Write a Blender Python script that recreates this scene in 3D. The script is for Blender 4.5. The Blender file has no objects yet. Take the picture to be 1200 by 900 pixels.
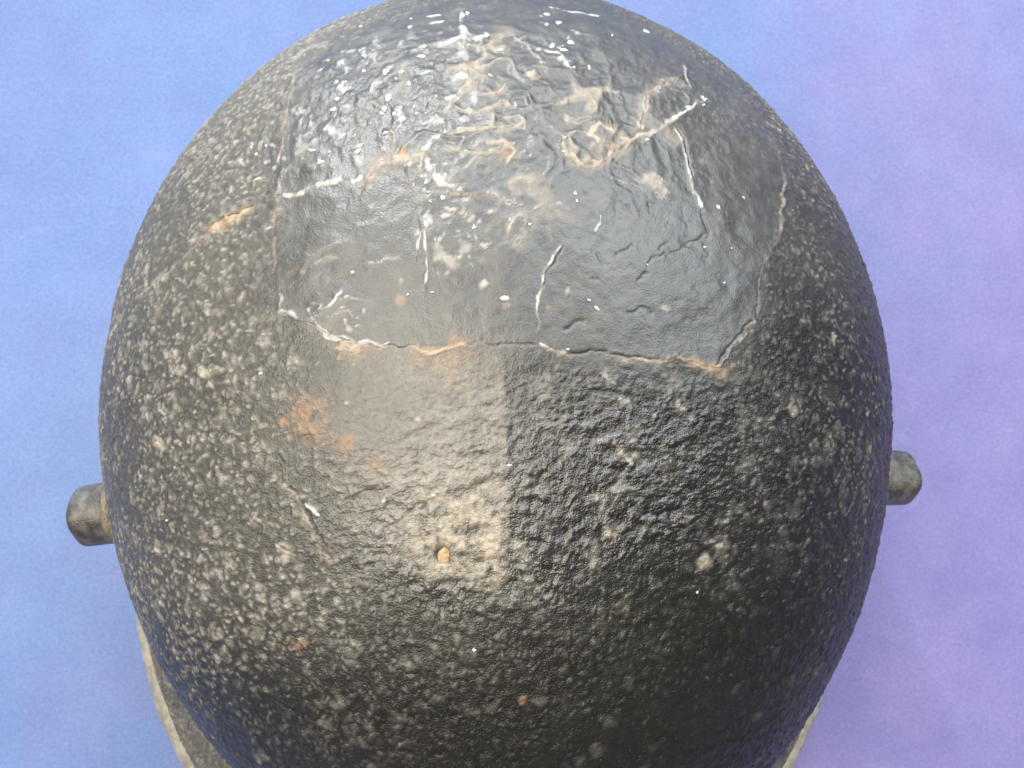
import bpy, math, random
import numpy as np
from mathutils import Vector

# ------------------------------------------------------------------ camera
scene = bpy.context.scene
cam_data = bpy.data.cameras.new('camera')
cam_data.sensor_width = 36.0
cam_data.lens = 27.0
cam_data.clip_start = 0.005
cam_data.clip_end = 50.0
cam_data.dof.use_dof = True
cam_data.dof.focus_distance = 0.168
cam_data.dof.aperture_fstop = 30.0
cam = bpy.data.objects.new('camera', cam_data)
cam.location = (-0.01044, -0.00006, 0.3344)
cam.rotation_euler = (0.03558, -0.05472, -0.03855)
scene.collection.objects.link(cam)
scene.camera = cam

# ------------------------------------------------------------------ light
world = bpy.data.worlds.new('World')
scene.world = world
world.use_nodes = True
wb = world.node_tree.nodes['Background']
wb.inputs['Color'].default_value = (1.0, 0.95, 0.88, 1)
wb.inputs['Strength'].default_value = 0.12

def area_lamp(name, center, target, sx, sy, radiance, color, roll=0.0):
    """A rectangular lamp or bright window pane; radiance is the brightness of its face."""
    ld = bpy.data.lights.new(name, 'AREA')
    ld.shape = 'RECTANGLE'
    ld.size, ld.size_y = sx, sy
    ld.energy = radiance * math.pi * sx * sy
    ld.color = color
    o = bpy.data.objects.new(name, ld)
    o.location = center
    d = (Vector(target) - Vector(center)).normalized()
    q = d.to_track_quat('-Z', 'Y')
    o.rotation_euler = q.to_euler()
    if roll:
        o.rotation_euler.rotate_axis('Z', roll)
    scene.collection.objects.link(o)
    return o

# bright warm panel overhead to the left: the line down the crown is painted separately
area_lamp('overhead_panel', (-1.06, 0.00, 1.67), (-1.06, 0.00, 0.0), 1.90, 1.30, 5.6, (1.0, 0.91, 0.77))
# tall cool window behind the helmet
area_lamp('window', (-0.2, 2.1, 1.30), (0.0, 0.0, 0.2), 3.2, 2.0, 3.0, (0.95, 0.98, 1.0))
# softer cool light from the right
area_lamp('side_window', (1.15, 1.05, 1.75), (0.0, 0.0, 0.15), 1.7, 1.4, 3.9, (0.82, 0.91, 1.0))
# small hard lamp high at the back left, gives the sparkle
area_lamp('spot_lamp', (-0.70, 1.80, 1.05), (0.0, 0.05, 0.15), 0.07, 0.07, 1000.0, (0.95, 0.98, 1.0))

scene.view_settings.view_transform = 'Standard'
scene.view_settings.look = 'None'
scene.view_settings.exposure = 0.0
scene.view_settings.gamma = 1.0
scene.cycles.use_denoising = True

# ------------------------------------------------------------------ helpers
def link(o, parent=None):
    scene.collection.objects.link(o)
    if parent is not None:
        o.parent = parent
    return o

def mesh_np(name, co, quads, smooth=True):
    me = bpy.data.meshes.new(name)
    nv, nf = len(co), len(quads)
    me.vertices.add(nv)
    me.vertices.foreach_set('co', np.asarray(co, np.float32).ravel())
    me.loops.add(nf * 4)
    me.loops.foreach_set('vertex_index', np.asarray(quads, np.int32).ravel())
    me.polygons.add(nf)
    me.polygons.foreach_set('loop_start', np.arange(0, nf * 4, 4, dtype=np.int32))
    me.polygons.foreach_set('use_smooth', np.full(nf, smooth, bool))
    me.update(calc_edges=True)
    return me

def _hash(ix, iy, iz, seed):
    h = (ix.view(np.uint32) * np.uint32(374761393) + iy.view(np.uint32) * np.uint32(668265263)
         + iz.view(np.uint32) * np.uint32(2147483647) + np.uint32((seed * 974711 + 1013904223) & 0xffffffff))
    h = (h ^ (h >> np.uint32(13))) * np.uint32(1274126177)
    h = (h ^ (h >> np.uint32(16))) * np.uint32(2246822519)
    return h ^ (h >> np.uint32(15))

def vnoise(p, scale, seed):
    """smooth value noise, -1..1, p in mm, scale = cell size in mm"""
    q = p.astype(np.float32) / np.float32(scale)
    i = np.floor(q).astype(np.int32)
    f = (q - i).astype(np.float32)
    f = f * f * f * (f * (f * 6 - 15) + 10)
    out = np.zeros(len(p), np.float32)
    for dx in (0, 1):
        wx = f[:, 0] if dx else 1 - f[:, 0]
        for dy in (0, 1):
            wy = f[:, 1] if dy else 1 - f[:, 1]
            for dz in (0, 1):
                wz = f[:, 2] if dz else 1 - f[:, 2]
                h = _hash(i[:, 0] + dx, i[:, 1] + dy, i[:, 2] + dz, seed)
                out += wx * wy * wz * (h.astype(np.float32) / 4294967295.0)
    return out * 2 - 1

def fbm(p, scale, seed, octaves=3, gain=0.5):
    s = np.zeros(len(p), np.float32); a = 1.0; t = 0.0
    for k in range(octaves):
        s += a * vnoise(p + 17.3 * k, scale / 2.03 ** k, seed + k); t += a; a *= gain
    return s / t

def worley(p, scale, seed):
    """distance to nearest cell point (0..~1) and that cell's random value"""
    q = (p / scale).astype(np.float32)
    i = np.floor(q).astype(np.int32)
    best = np.full(len(p), 9.0, np.float32); rnd = np.zeros(len(p), np.float32)
    for dx in (-1, 0, 1):
        for dy in (-1, 0, 1):
            for dz in (-1, 0, 1):
                cx, cy, cz = i[:, 0] + dx, i[:, 1] + dy, i[:, 2] + dz
                h = _hash(cx, cy, cz, seed)
                ox = (h & np.uint32(1023)).astype(np.float32) / 1023
                oy = ((h >> np.uint32(10)) & np.uint32(1023)).astype(np.float32) / 1023
                oz = ((h >> np.uint32(20)) & np.uint32(1023)).astype(np.float32) / 1023
                d = (cx + ox - q[:, 0]) ** 2 + (cy + oy - q[:, 1]) ** 2 + (cz + oz - q[:, 2]) ** 2
                m = d < best
                best[m] = d[m]
                rnd[m] = (((h * np.uint32(2654435761)) >> np.uint32(8)) & np.uint32(0xffff)).astype(np.float32)[m] / 65535
    return np.sqrt(best), rnd

def sstep(e0, e1, x):
    t = np.clip((x - e0) / (e1 - e0), 0, 1)
    return t * t * (3 - 2 * t)

# ------------------------------------------------------------------ materials
def mat(name):
    m = bpy.data.materials.new(name)
    m.use_nodes = True
    nt = m.node_tree
    return m, nt, nt.nodes['Principled BSDF']

class NT:
    def __init__(self, nt): self.nt = nt
    def n(self, typ, **kw):
        o = self.nt.nodes.new(typ)
        for k, v in kw.items(): setattr(o, k, v)
        return o
    def l(self, a, b): self.nt.links.new(a, b)
    def mix(self, fac, a, b, mode='MIX'):
        o = self.n('ShaderNodeMix', data_type='RGBA', blend_type=mode)
        for sock, v in ((o.inputs['Factor'], fac), (o.inputs['A'], a), (o.inputs['B'], b)):
            if hasattr(v, 'is_output'): self.l(v, sock)
            else: sock.default_value = v if not isinstance(v, tuple) else (*v, 1)
        return o.outputs['Result']
    def math(self, op, a, b=0.0, clamp=False):
        o = self.n('ShaderNodeMath', operation=op, use_clamp=clamp)
        for sock, v in ((o.inputs[0], a), (o.inputs[1], b)):
            if hasattr(v, 'is_output'): self.l(v, sock)
            else: sock.default_value = v
        return o.outputs[0]
    def ramp(self, fac, lo, hi):
        o = self.n('ShaderNodeMapRange'); o.interpolation_type = 'SMOOTHSTEP'
        self.l(fac, o.inputs['Value']); o.inputs['From Min'].default_value = lo; o.inputs['From Max'].default_value = hi
        return o.outputs['Result']
    def noise(self, vec, scale, detail=3, rough=0.55):
        o = self.n('ShaderNodeTexNoise'); o.inputs['Scale'].default_value = scale
        o.inputs['Detail'].default_value = detail; o.inputs['Roughness'].default_value = rough
        self.l(vec, o.inputs['Vector']); return o.outputs['Fac']

# blue board
m_board, nt, bs = mat('blue_painted_board')
T = NT(nt); tc = T.n('ShaderNodeTexCoord').outputs['Object']
sx = T.n('ShaderNodeSeparateXYZ'); T.l(tc, sx.inputs[0])
# a printed cloth pattern: blue drifting into lavender, cloudy, with pale flecks
drift = T.math('ADD', T.math('MULTIPLY', sx.outputs['X'], 3.4), T.math('MULTIPLY', sx.outputs['Y'], -2.6))
f1 = T.ramp(T.math('ADD', drift, T.math('MULTIPLY', T.noise(tc, 11.0, 4, 0.6), 1.7)), 0.25, 1.7)
f2 = T.ramp(T.noise(tc, 22.0, 4), 0.35, 0.7)
col = T.mix(f1, (0.135, 0.272, 0.56), (0.310, 0.280, 0.58))
col = T.mix(T.math('MULTIPLY', f2, 0.30), col, (0.20, 0.21, 0.50))
mp = T.n('ShaderNodeMapping'); T.l(tc, mp.inputs['Vector']); mp.inputs['Rotation'].default_value = (0, 0, 0.9); mp.inputs['Scale'].default_value = (14.0, 46.0, 1.0)
wisp = T.math('MULTIPLY', T.ramp(T.noise(mp.outputs['Vector'], 1.0, 5, 0.65), 0.56, 0.80), T.ramp(T.noise(tc, 8.0, 2), 0.42, 0.62))
col = T.mix(T.math('MULTIPLY', wisp, 0.8), col, (0.36, 0.42, 0.72))
shade = T.ramp(T.noise(tc, 5.0, 3, 0.6), 0.3, 0.75)
col = T.mix(T.math('MULTIPLY', shade, 0.22), col, (0.14, 0.19, 0.46))
grain = T.noise(tc, 900.0, 3, 0.8)
col = T.mix(T.math('MULTIPLY', T.ramp(grain, 0.3, 0.7), 0.25), col, (0.23, 0.25, 0.58))
g2 = T.noise(tc, 620.0, 4, 0.9)
col = T.mix(1.0, col, T.mix(T.ramp(g2, 0.3, 0.7), (0.80, 0.80, 0.82), (1.12, 1.10, 1.08)), 'MULTIPLY')
blot = T.noise(tc, 30.0, 5, 0.7)
col = T.mix(1.0, col, T.mix(T.ramp(blot, 0.3, 0.7), (0.90, 0.90, 0.93), (1.06, 1.03, 1.02)), 'MULTIPLY')
vs = T.n('ShaderNodeTexVoronoi'); vs.inputs['Scale'].default_value = 30.0; dst = T.n('ShaderNodeTexNoise'); dst.inputs['Scale'].default_value = 120.0; T.l(tc, dst.inputs['Vector'])
vm = T.n('ShaderNodeVectorMath', operation='MULTIPLY_ADD'); T.l(dst.outputs['Color'], vm.inputs[0]); vm.inputs[1].default_value = (0.006, 0.006, 0.006); T.l(tc, vm.inputs[2])
T.l(vm.outputs[0], vs.inputs['Vector'])
spk = T.math('SUBTRACT', 1.0, T.ramp(vs.outputs['Distance'], 0.02, 0.075))
gate = T.ramp(T.noise(tc, 14.0, 1), 0.58, 0.64)
col = T.mix(T.math('MULTIPLY', T.math('MULTIPLY', spk, gate), 0.6), col, (0.6, 0.62, 0.75))
T.l(col, bs.inputs['Base Color'])
bs.inputs['Roughness'].default_value = 0.5
bmp = T.n('ShaderNodeBump'); bmp.inputs['Strength'].default_value = 0.12; bmp.inputs['Distance'].default_value = 0.0004
T.l(T.noise(tc, 900.0, 3), bmp.inputs['Height']); T.l(bmp.outputs['Normal'], bs.inputs['Normal'])

# helmet paint: attributes  wear_glint = (dust_sheen, rust, white chips and painted glints)   layer = (coat, tan and painted warm light, dark_mark)
def helmet_paint(name, use_attr=True):
    m, nt, bs = mat(name)
    T = NT(nt); tc = T.n('ShaderNodeTexCoord').outputs['Object']
    fine = T.noise(tc, 900.0, 4, 0.6)
    mid = T.noise(tc, 240.0, 4, 0.6)
    big = T.noise(tc, 38.0, 3, 0.6)
    col = T.mix(T.ramp(big, 0.35, 0.65), (0.0065, 0.0062, 0.0056), (0.012, 0.0115, 0.0100))
    col = T.mix(T.math('MULTIPLY', T.ramp(mid, 0.4, 0.75), 0.35), col, (0.026, 0.025, 0.021))
    rough_v = T.math('ADD', T.math('MULTIPLY', mid, 0.20), 0.15)
    if use_attr:
        wear = T.n('ShaderNodeAttribute', attribute_name='wear').outputs['Color']
        layer = T.n('ShaderNodeAttribute', attribute_name='layer').outputs['Color']
        sw = T.n('ShaderNodeSeparateColor'); T.l(wear, sw.inputs[0])
        sl = T.n('ShaderNodeSeparateColor'); T.l(layer, sl.inputs[0])
        dust_sheen, rust, white = sw.outputs
        coat, tan, dark_mark = sl.outputs
        col = T.mix(coat, col, T.mix(T.ramp(mid, 0.3, 0.7), (0.042, 0.044, 0.040), (0.070, 0.069, 0.061)))
        edge = T.ramp(fine, 0.3, 0.7)
        col = T.mix(T.math('MULTIPLY', dust_sheen, T.math('ADD', T.math('MULTIPLY', edge, 0.5), 0.5)), col, (0.44, 0.41, 0.345))
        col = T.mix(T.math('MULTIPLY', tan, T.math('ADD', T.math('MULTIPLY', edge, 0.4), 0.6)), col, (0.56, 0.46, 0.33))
        col = T.mix(T.math('MULTIPLY', rust, T.math('ADD', T.math('MULTIPLY', edge, 0.6), 0.4)), col, (0.52, 0.27, 0.11))
        col = T.mix(white, col, (0.74, 0.74, 0.70))
        col = T.mix(dark_mark, col, (0.012, 0.012, 0.012))
        gloss = nt.nodes[[n_.name for n_ in nt.nodes if n_.type == 'ATTRIBUTE' and n_.attribute_name == 'wear'][0]].outputs['Alpha']
        rough_v = T.math('ADD', rough_v, T.math('MULTIPLY', coat, 0.13))
        rough_v = T.math('ADD', rough_v, T.math('MULTIPLY', T.math('SUBTRACT', 1.0, gloss), 0.08))
        rough_v = T.math('ADD', rough_v, T.math('MULTIPLY', T.math('ADD', dust_sheen, T.math('ADD', tan, rust)), 0.25))
    else:
        col = T.mix(T.math('MULTIPLY', T.ramp(mid, 0.30, 0.72), 0.9), (0.045, 0.044, 0.041), (0.23, 0.21, 0.175))
        rough_v = T.math('ADD', rough_v, 0.08)
    T.l(col, bs.inputs['Base Color'])
    T.l(T.math('MINIMUM', rough_v, 0.85), bs.inputs['Roughness'])
    bs.inputs['Specular IOR Level'].default_value = 0.5
    bs.inputs['IOR'].default_value = 1.6
    if use_attr:
        T.l(T.math('ADD', 1.60, T.math('MULTIPLY', gloss, 0.50)), bs.inputs['IOR'])
    b1 = T.n('ShaderNodeBump'); b1.inputs['Strength'].default_value = 0.8; b1.inputs['Distance'].default_value = 0.00030
    h = T.math('ADD', T.math('MULTIPLY', fine, 0.5), T.noise(tc, 2200.0, 2, 0.5))
    T.l(h, b1.inputs['Height'])
    if use_attr:
        T.l(T.math('SUBTRACT', 0.8, T.math('MULTIPLY', coat, 0.45)), b1.inputs['Strength'])
    T.l(b1.outputs['Normal'], bs.inputs['Normal'])
    return m

m_shell = helmet_paint('pitted_dark_paint')
m_lug = helmet_paint('dark_lug_paint', False)

def plain(name, c0, c1, rough, scale=500.0):
    m, nt, bs = mat(name); T = NT(nt); tc = T.n('ShaderNodeTexCoord').outputs['Object']
    nz = T.noise(tc, scale, 4, 0.65)
    T.l(T.mix(T.ramp(nz, 0.35, 0.65), c0, c1), bs.inputs['Base Color'])
    bs.inputs['Roughness'].default_value = rough
    b = T.n('ShaderNodeBump'); b.inputs['Strength'].default_value = 0.5; b.inputs['Distance'].default_value = 0.0002
    T.l(nz, b.inputs['Height']); T.l(b.outputs['Normal'], bs.inputs['Normal'])
    return m
m_rim = plain('worn_rim_paint', (0.42, 0.40, 0.35), (0.27, 0.255, 0.22), 0.4, 300.0)
m_collar = plain('rusty_collar', (0.30, 0.24, 0.16), (0.13, 0.11, 0.08), 0.6, 300.0)
m_flake_glint = plain('white_flake_glint', (0.80, 0.81, 0.80), (0.62, 0.62, 0.58), 0.4, 900.0)  # also colours the glints modelled as flakes
m_ochre = plain('ochre_plug', (0.58, 0.44, 0.27), (0.40, 0.27, 0.13), 0.55, 900.0)
m_hole = plain('dark_hole', (0.01, 0.01, 0.01), (0.018, 0.017, 0.016), 0.8)

# ------------------------------------------------------------------ the board the helmet stands on
n = 2
g = np.linspace(-2, 2, 9)
bv = [(x, y, 0.0) for y in g for x in g]
bq = [(j * 9 + i, j * 9 + i + 1, (j + 1) * 9 + i + 1, (j + 1) * 9 + i) for j in range(8) for i in range(8)]
board = link(bpy.data.objects.new('table_surface', mesh_np('table_surface', bv, bq)))
board.data.materials.append(m_board)
board['kind'] = 'structure'
board['label'] = 'blue and lavender painted table surface under the helmet'

# ------------------------------------------------------------------ helmet shape
A, BB, BF, CC, NN, ZE = 0.11869, 0.12991, 0.14224, 0.08752, 2.12573, 0.085
VW, VY, VL, VZ = 0.1240, -0.0510, 0.138, 0.0600

def plan_radius(th):
    c, s = np.cos(th), np.sin(th)
    b = np.where(s > 0, BB, BF)
    return 1 / np.sqrt((c / A) ** 2 + (s / b) ** 2)

def dome_z(x, y):
    b = np.where(np.asarray(y) > 0, BB, BF)
    s = np.sqrt((np.asarray(x) / A) ** 2 + (np.asarray(y) / b) ** 2)
    return ZE + CC * np.maximum(1 - np.minimum(s, 1) ** NN, 0) ** (1 / NN)

def visor_radius(th):
    c, s = np.cos(th), np.sin(th)
    aa = (c / VW) ** 2 + (s / VL) ** 2
    bb = -2 * s * VY / VL ** 2
    cc = VY ** 2 / VL ** 2 - 1
    return (-bb + np.sqrt(np.maximum(bb * bb - 4 * aa * cc, 0))) / (2 * aa)

def rim_curve(th):
    phi = np.abs((th + math.pi / 2 + math.pi) % (2 * math.pi) - math.pi)      # angle from the front
    w = 1 - sstep(math.radians(60), math.radians(84), phi)
    R = plan_radius(th)
    back = sstep(math.radians(120), math.radians(180), phi)
    r = w * visor_radius(th) + (1 - w) * (R + 0.014 + 0.010 * back)
    r = r - 0.0036 * w * np.cos(th)
    z = w * VZ + (1 - w) * (0.003 + 0.004 * back)
    return r, z

SEAMS = [
 [[-51.4,85.6,-51.1,78.1,-51.7,75.5,-52.4,69.2,-52.4,64.3,-53.1,59.3],0.33,0.18,0.45,0.6,0,0],
 [[-52.6,54.7,-52.4,51.2,-52.3,48.6,-52.9,43.2,-54.4,43.0],0.58,0.22,0.45,0.55,0,0],
 [[-52.8,40.4,-52.7,36.3,-52.6,32.7],0.21,-0.18,0.1,0.3,0,0],
 [[-51.3,27.3,-50.9,24.0,-47.9,22.3],0.37,0.2,0.7,0.4,0,0],
 [[-52.6,50.8,-47.4,50.5,-41.8,52.4,-37.4,52.8,-34.4,51.8,-32.5,53.1],0.53,0.4,1,0.1,0,0],
 [[-31.1,52.1,-29.6,55.6,-26.7,56.9,-22.8,57.0,-19.5,57.2],0.96,0.35,0.25,0.6,0.1,0],
 [[-62.4,54.8,-60.2,55.8,-57.9,55.8,-55.0,55.6],0.32,0.3,0.9,0.2,0,0],
 [[-69.0,45.1,-66.3,46.6,-62.7,47.1,-60.1,48.5],0.64,0.35,0.45,0.6,0.5,0],
 [[-70.1,45.7,-66.9,47.8,-63.0,48.0,-59.2,49.4],0.26,-0.5,0,0,0,1],
 [[-69.0,44.7,-73.6,41.8,-78.4,38.2,-84.7,34.3,-85.0,25.4],0.71,0.3,0.12,0.3,0,0],
 [[-8.4,100.8,-9.2,95.8,-8.1,91.8,-10.2,90.1,-13.1,88.8],0.63,0.35,1,0,0,0],
 [[-9.1,92.5,-6.0,90.2,-3.9,90.3],0.73,0.3,0.8,0.15,0,0],
 [[-8.3,91.8,-8.8,87.1,-9.8,83.2],0.62,0.2,0.4,0.4,0,0],
 [[-17.2,70.0,-15.9,67.2,-14.2,64.1],0.29,0.3,0.5,0.4,0,0],
 [[-14.0,64.7,-14.8,62.1,-16.8,59.8,-18.7,58.4],0.62,0.45,1,0.05,0,0],
 [[-18.0,55.8,-16.6,52.3,-14.8,49.8,-10.7,48.3],0.75,0.35,0.85,0.25,0,0],
 [[-19.1,57.1,-19.6,54.6,-18.8,52.7],0.38,0.2,0.5,0.4,0,0],
 [[-25.7,64.7,-25.7,61.2,-25.7,57.6],0.21,0.2,0.3,0.6,0.2,0],
 [[-26.8,76.1,-26.6,72.4,-26.1,69.4],0.4,0.15,0.55,0,0,0],
 [[-20.0,43.2,-19.9,38.6,-20.4,33.8],0.33,0.3,0.75,0.2,0,0],
 [[-18.7,41.1,-18.7,35.7,-18.4,30.9,-18.5,27.5],0.41,0.35,0.9,0.15,0,0],
 [[-22.3,52.9,-21.2,49.3,-19.7,45.5],0.38,0.15,0.35,0.3,0,0],
 [[-50.9,23.6,-47.9,22.1,-45.0,20.6,-40.2,17.6,-36.5,16.0,-31.9,15.0,-26.0,14.5],0.55,0.4,0.75,0.35,0,0],
 [[-37.4,15.3,-35.2,14.2,-32.6,14.3],0.82,0.2,0.3,0.7,0.25,0],
 [[-20.9,13.4,-18.6,12.7,-16.2,13.0,-12.8,14.0,-10.8,14.2],0.5,0.3,0.35,0.5,0.6,0],
 [[-26.0,14.5,-20.9,13.9],0.14,-0.18,0.3,0.3,0,0],
 [[-10.8,14.2,-6.4,13.9,-0.1,13.7,4.8,13.7],0.14,-0.2,0.25,0.2,0,0.5],
 [[4.8,13.9,6.2,12.9,8.4,12.3],0.36,0.3,0.85,0.2,0,0],
 [[8.4,12.3,10.8,11.7],0.73,0.25,0.3,0.5,0,0],
 [[10.8,11.9,15.4,11.5,21.0,10.8,25.7,10.2,30.5,9.7],0.16,-0.28,0.1,0.1,0,1],
 [[21.0,10.3,25.7,9.6,30.5,9.1,34.5,9.6,38.8,8.7],0.37,0.25,0.35,0.6,0,0],
 [[38.8,8.7,42.9,7.1,45.0,7.5],0.47,0.25,0.25,0.65,0.45,0],
 [[45.0,7.7,47.3,10.3,51.1,13.7,54.8,17.9],0.27,0.25,0.7,0.3,0,0],
 [[44.2,7.9,46.7,10.9,50.4,14.1,54.1,17.8],0.15,-0.3,0,0,0,1],
 [[70.1,66.8,70.2,58.9,68.5,50.0,66.2,42.4,62.5,36.0,58.8,31.5],0.67,0.2,0.0,0.12,0,0],
 [[58.7,31.1,56.9,26.3,55.4,18.9],0.22,-0.2,0.1,0.2,0,0.5],
 [[70.3,56.4,67.9,48.7,65.4,41.0],0.63,0.2,0.1,0.35,0,0],
 [[-36.5,27.8,-37.9,25.4,-40.0,23.4,-41.9,22.6],0.32,0.25,0.9,0,0,0],
 [[-37.7,25.0,-35.4,25.4,-33.5,24.9],0.2,0.2,0.6,0.1,0,0],
 [[-44.4,23.5,-43.1,20.6],0.28,0.2,0.9,0,0,0],
 [[-38.7,21.3,-37.7,22.5,-35.8,22.6,-34.9,21.3],0.22,0.18,0.5,0.2,0,0],
 [[-45.0,25.5,-42.6,24.6],0.22,0.18,0.6,0.1,0,0],
 [[-42.6,33.4,-40.1,34.7,-38.8,34.4],0.24,0.15,0.3,0.3,0,0],
 [[-31.5,33.0,-28.4,33.1,-24.8,33.1],0.2,0.18,0.45,0.2,0,0],
 [[-46.6,32.2,-44.6,35.5,-40.1,37.1,-36.3,38.4],0.33,0.18,0.1,0.15,0,0],
 [[-36.3,38.4,-33.4,40.9,-30.5,41.9],0.28,0.15,0.08,0.1,0,0],
 [[40.2,64.1,41.4,61.8,41.8,57.3,42.0,52.8,42.7,48.5],0.3,0.28,0.75,0.35,0,0],
 [[40.9,64.1,42.1,61.7,42.5,57.1,42.7,52.6],0.16,-0.3,0,0,0,1],
 [[42.7,48.5,43.8,47.1,43.9,44.5],0.44,0.2,0.8,0.1,0,0],
 [[43.8,43.7,44.4,41.2,45.2,38.7],0.18,-0.3,0,0,0,0.8],
 [[45.4,38.7,41.2,36.1,38.1,34.0,34.2,32.8],0.29,-0.15,0,0,0,0.3],
 [[50.6,75.0,45.6,71.0,40.8,67.5],0.47,0.35,0.9,0.3,0,0],
 [[40.8,67.5,36.3,64.4,32.4,62.2,27.9,60.1],0.6,0.42,0.55,0.6,0,0],
 [[27.9,60.1,24.9,57.1,21.5,54.8,18.2,53.7,16.1,53.9,14.1,56.2],0.77,0.45,0.4,0.75,0.12,0],
 [[27.9,60.1,25.4,61.8,22.8,63.5,21.2,64.4],0.79,0.35,0.3,0.75,0.1,0],
 [[21.2,64.4,19.0,62.0,20.8,59.8,25.0,57.8],0.88,0.35,0.25,0.7,0.1,0],
 [[31.6,64.2,32.9,68.9,33.9,72.8,37.9,76.6,43.3,80.0],0.82,0.5,0.4,0.7,0,0],
 [[47.0,85.4,46.2,81.2,47.0,78.2,44.4,77.7],0.37,0.3,0.4,0.5,0,0],
 [[36.2,72.2,34.7,68.3,36.2,66.1,40.8,67.8,45.5,73.0,44.8,76.1,41.4,76.6,36.2,72.2],0.23,0.2,0.05,0.15,0,0],
 [[10.1,34.7,8.3,31.3,6.7,29.0,5.6,26.4,5.5,24.4,4.4,21.6,4.9,19.4],0.29,0.3,0.95,0.2,0,0],
 [[10.9,34.7,9.0,31.1,7.2,28.7,6.1,26.2],0.15,-0.25,0,0,0,0.8],
 [[4.9,19.4,4.8,17.0],0.14,-0.2,0,0,0,0.7],
 [[-14.5,46.7,-9.8,47.3,-6.6,46.9,-3.2,47.6,-0.3,45.5,2.6,44.7],0.37,0.28,0.45,0.55,0,0],
 [[5.2,43.4,7.9,44.6,10.8,44.6,13.2,43.3],0.38,0.25,0.5,0.4,0,0],
 [[-0.3,38.8,0.4,41.1,2.0,42.3,3.4,41.5,2.6,37.6,1.0,34.9],0.47,0.28,0.3,0.6,0,0],
 [[19.4,44.6,20.7,46.0,22.9,44.6,25.2,43.4],0.47,0.2,0.45,0.1,0,0],
 [[19.8,41.8,19.6,40.2,19.0,38.9],0.23,0.2,1,0,0,0],
 [[14.5,103.9,17.9,102.2,21.9,101.7,26.5,101.5],0.4,0.25,1,0,0,0],
 [[11.2,86.3,14.2,85.3,16.4,80.1],0.35,0.25,0.7,0.1,0,0],
 [[23.4,87.2,25.6,85.7,26.6,83.5],0.42,0.2,0.3,0.3,0,0],
 [[-5.3,86.9,-2.8,87.6,-0.1,85.6],0.52,0.25,0.3,0.4,0,0],
 [[-8.6,82.0,-6.5,77.7,-8.2,74.8,-11.5,71.6,-13.5,68.4],0.59,0.35,0.3,0.6,0.05,0],
 [[-4.1,77.7,-5.9,74.4,-4.8,72.2,-1.0,73.1,0.5,75.5],0.54,0.35,0.25,0.55,0,0],
 [[-10.8,69.1,-6.2,67.5,-0.2,70.2,2.5,68.7],0.49,0.35,0.25,0.55,0,0],
 [[-11.6,62.4,-7.1,63.3,-0.6,62.6,3.8,64.5],0.58,0.4,0.35,0.6,0,0],
 [[-12.6,58.5,-7.3,56.9,-2.0,57.6,1.2,58.8],0.57,0.4,0.35,0.6,0,0],
 [[-4.2,59.4,-0.7,59.7,1.8,57.1,0.2,55.0],0.57,0.3,0.35,0.65,0.15,0],
 [[-10.5,53.3,-7.4,56.1,-3.8,55.1],0.48,0.3,0.2,0.45,0,0],
 [[-0.4,66.0,2.8,66.4,4.6,64.6,3.7,62.7,1.0,63.7],0.39,0.3,0.4,0.4,0,0],
 [[4.2,90.5,6.7,87.9,9.2,82.8,10.5,79.7],0.51,0.3,0.2,0.35,0,0],
 [[1.6,85.6,3.9,89.6,6.5,90.3],0.42,0.25,0.3,0.3,0,0],
 [[10.2,63.6,13.0,61.4,13.6,58.8],0.29,0.3,0.3,0.4,0,0],
 [[19.8,73.4,21.8,69.8,24.0,66.8],0.5,0.25,0.2,0.35,0,0],
 [[12.5,67.1,15.7,64.9,19.4,66.2],0.68,0.25,0.15,0.4,0,0],
 [[12.8,59.2,13.3,56.0,16.2,53.6],0.48,0.3,0.4,0.5,0,0],
 [[23.1,50.8,27.4,49.5,32.1,48.1,36.6,45.8],0.24,0.2,0.5,0.3,0,0],
 [[-50.6,-14.4,-49.2,-16.6,-47.7,-19.6,-46.0,-23.5,-43.5,-27.8,-41.5,-31.9],0.55,0.4,0.3,0.55,0,0],
 [[-49.5,-15.2,-48.0,-17.6,-46.2,-20.4,-44.8,-23.7,-42.4,-28.0,-40.4,-32.1],0.22,-0.6,0,0,0,1],
 [[-46.5,-18.9,-45.0,-19.8,-43.9,-20.8],0.37,0.3,0.8,0,0,0],  # white glint on the crack, painted in
 [[20.1,-7.8,21.9,-10.3,23.7,-12.2],0.46,0.3,0.5,0.5,0,0],
 [[18.5,7.2,19.6,5.4,21.0,4.6],0.64,0.2,0.5,0.3,0,0],
 [[22.4,32.7,25.4,34.2,26.6,35.0],0.23,-0.25,0,0,0,0.55],
 [[29.6,30.4,31.8,32.3,33.9,33.5],0.23,-0.25,0,0,0,0.55],
 [[16.2,27.0,18.2,27.7],0.22,-0.25,0,0,0,0.55],
 [[26.8,26.9,29.8,28.4],0.23,-0.25,0,0,0,0.55],
 [[32.4,34.3,34.9,35.5],0.23,-0.25,0,0,0,0.55],
 [[10.1,16.8,12.4,18.1,14.6,18.2],0.22,-0.25,0,0,0,0.55],
 [[24.4,19.7,27.7,20.8,30.0,20.0],0.22,-0.25,0,0,0,0.55],
 [[18.5,32.7,19.9,30.8],0.22,-0.25,0,0,0,0.55],
]
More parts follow.
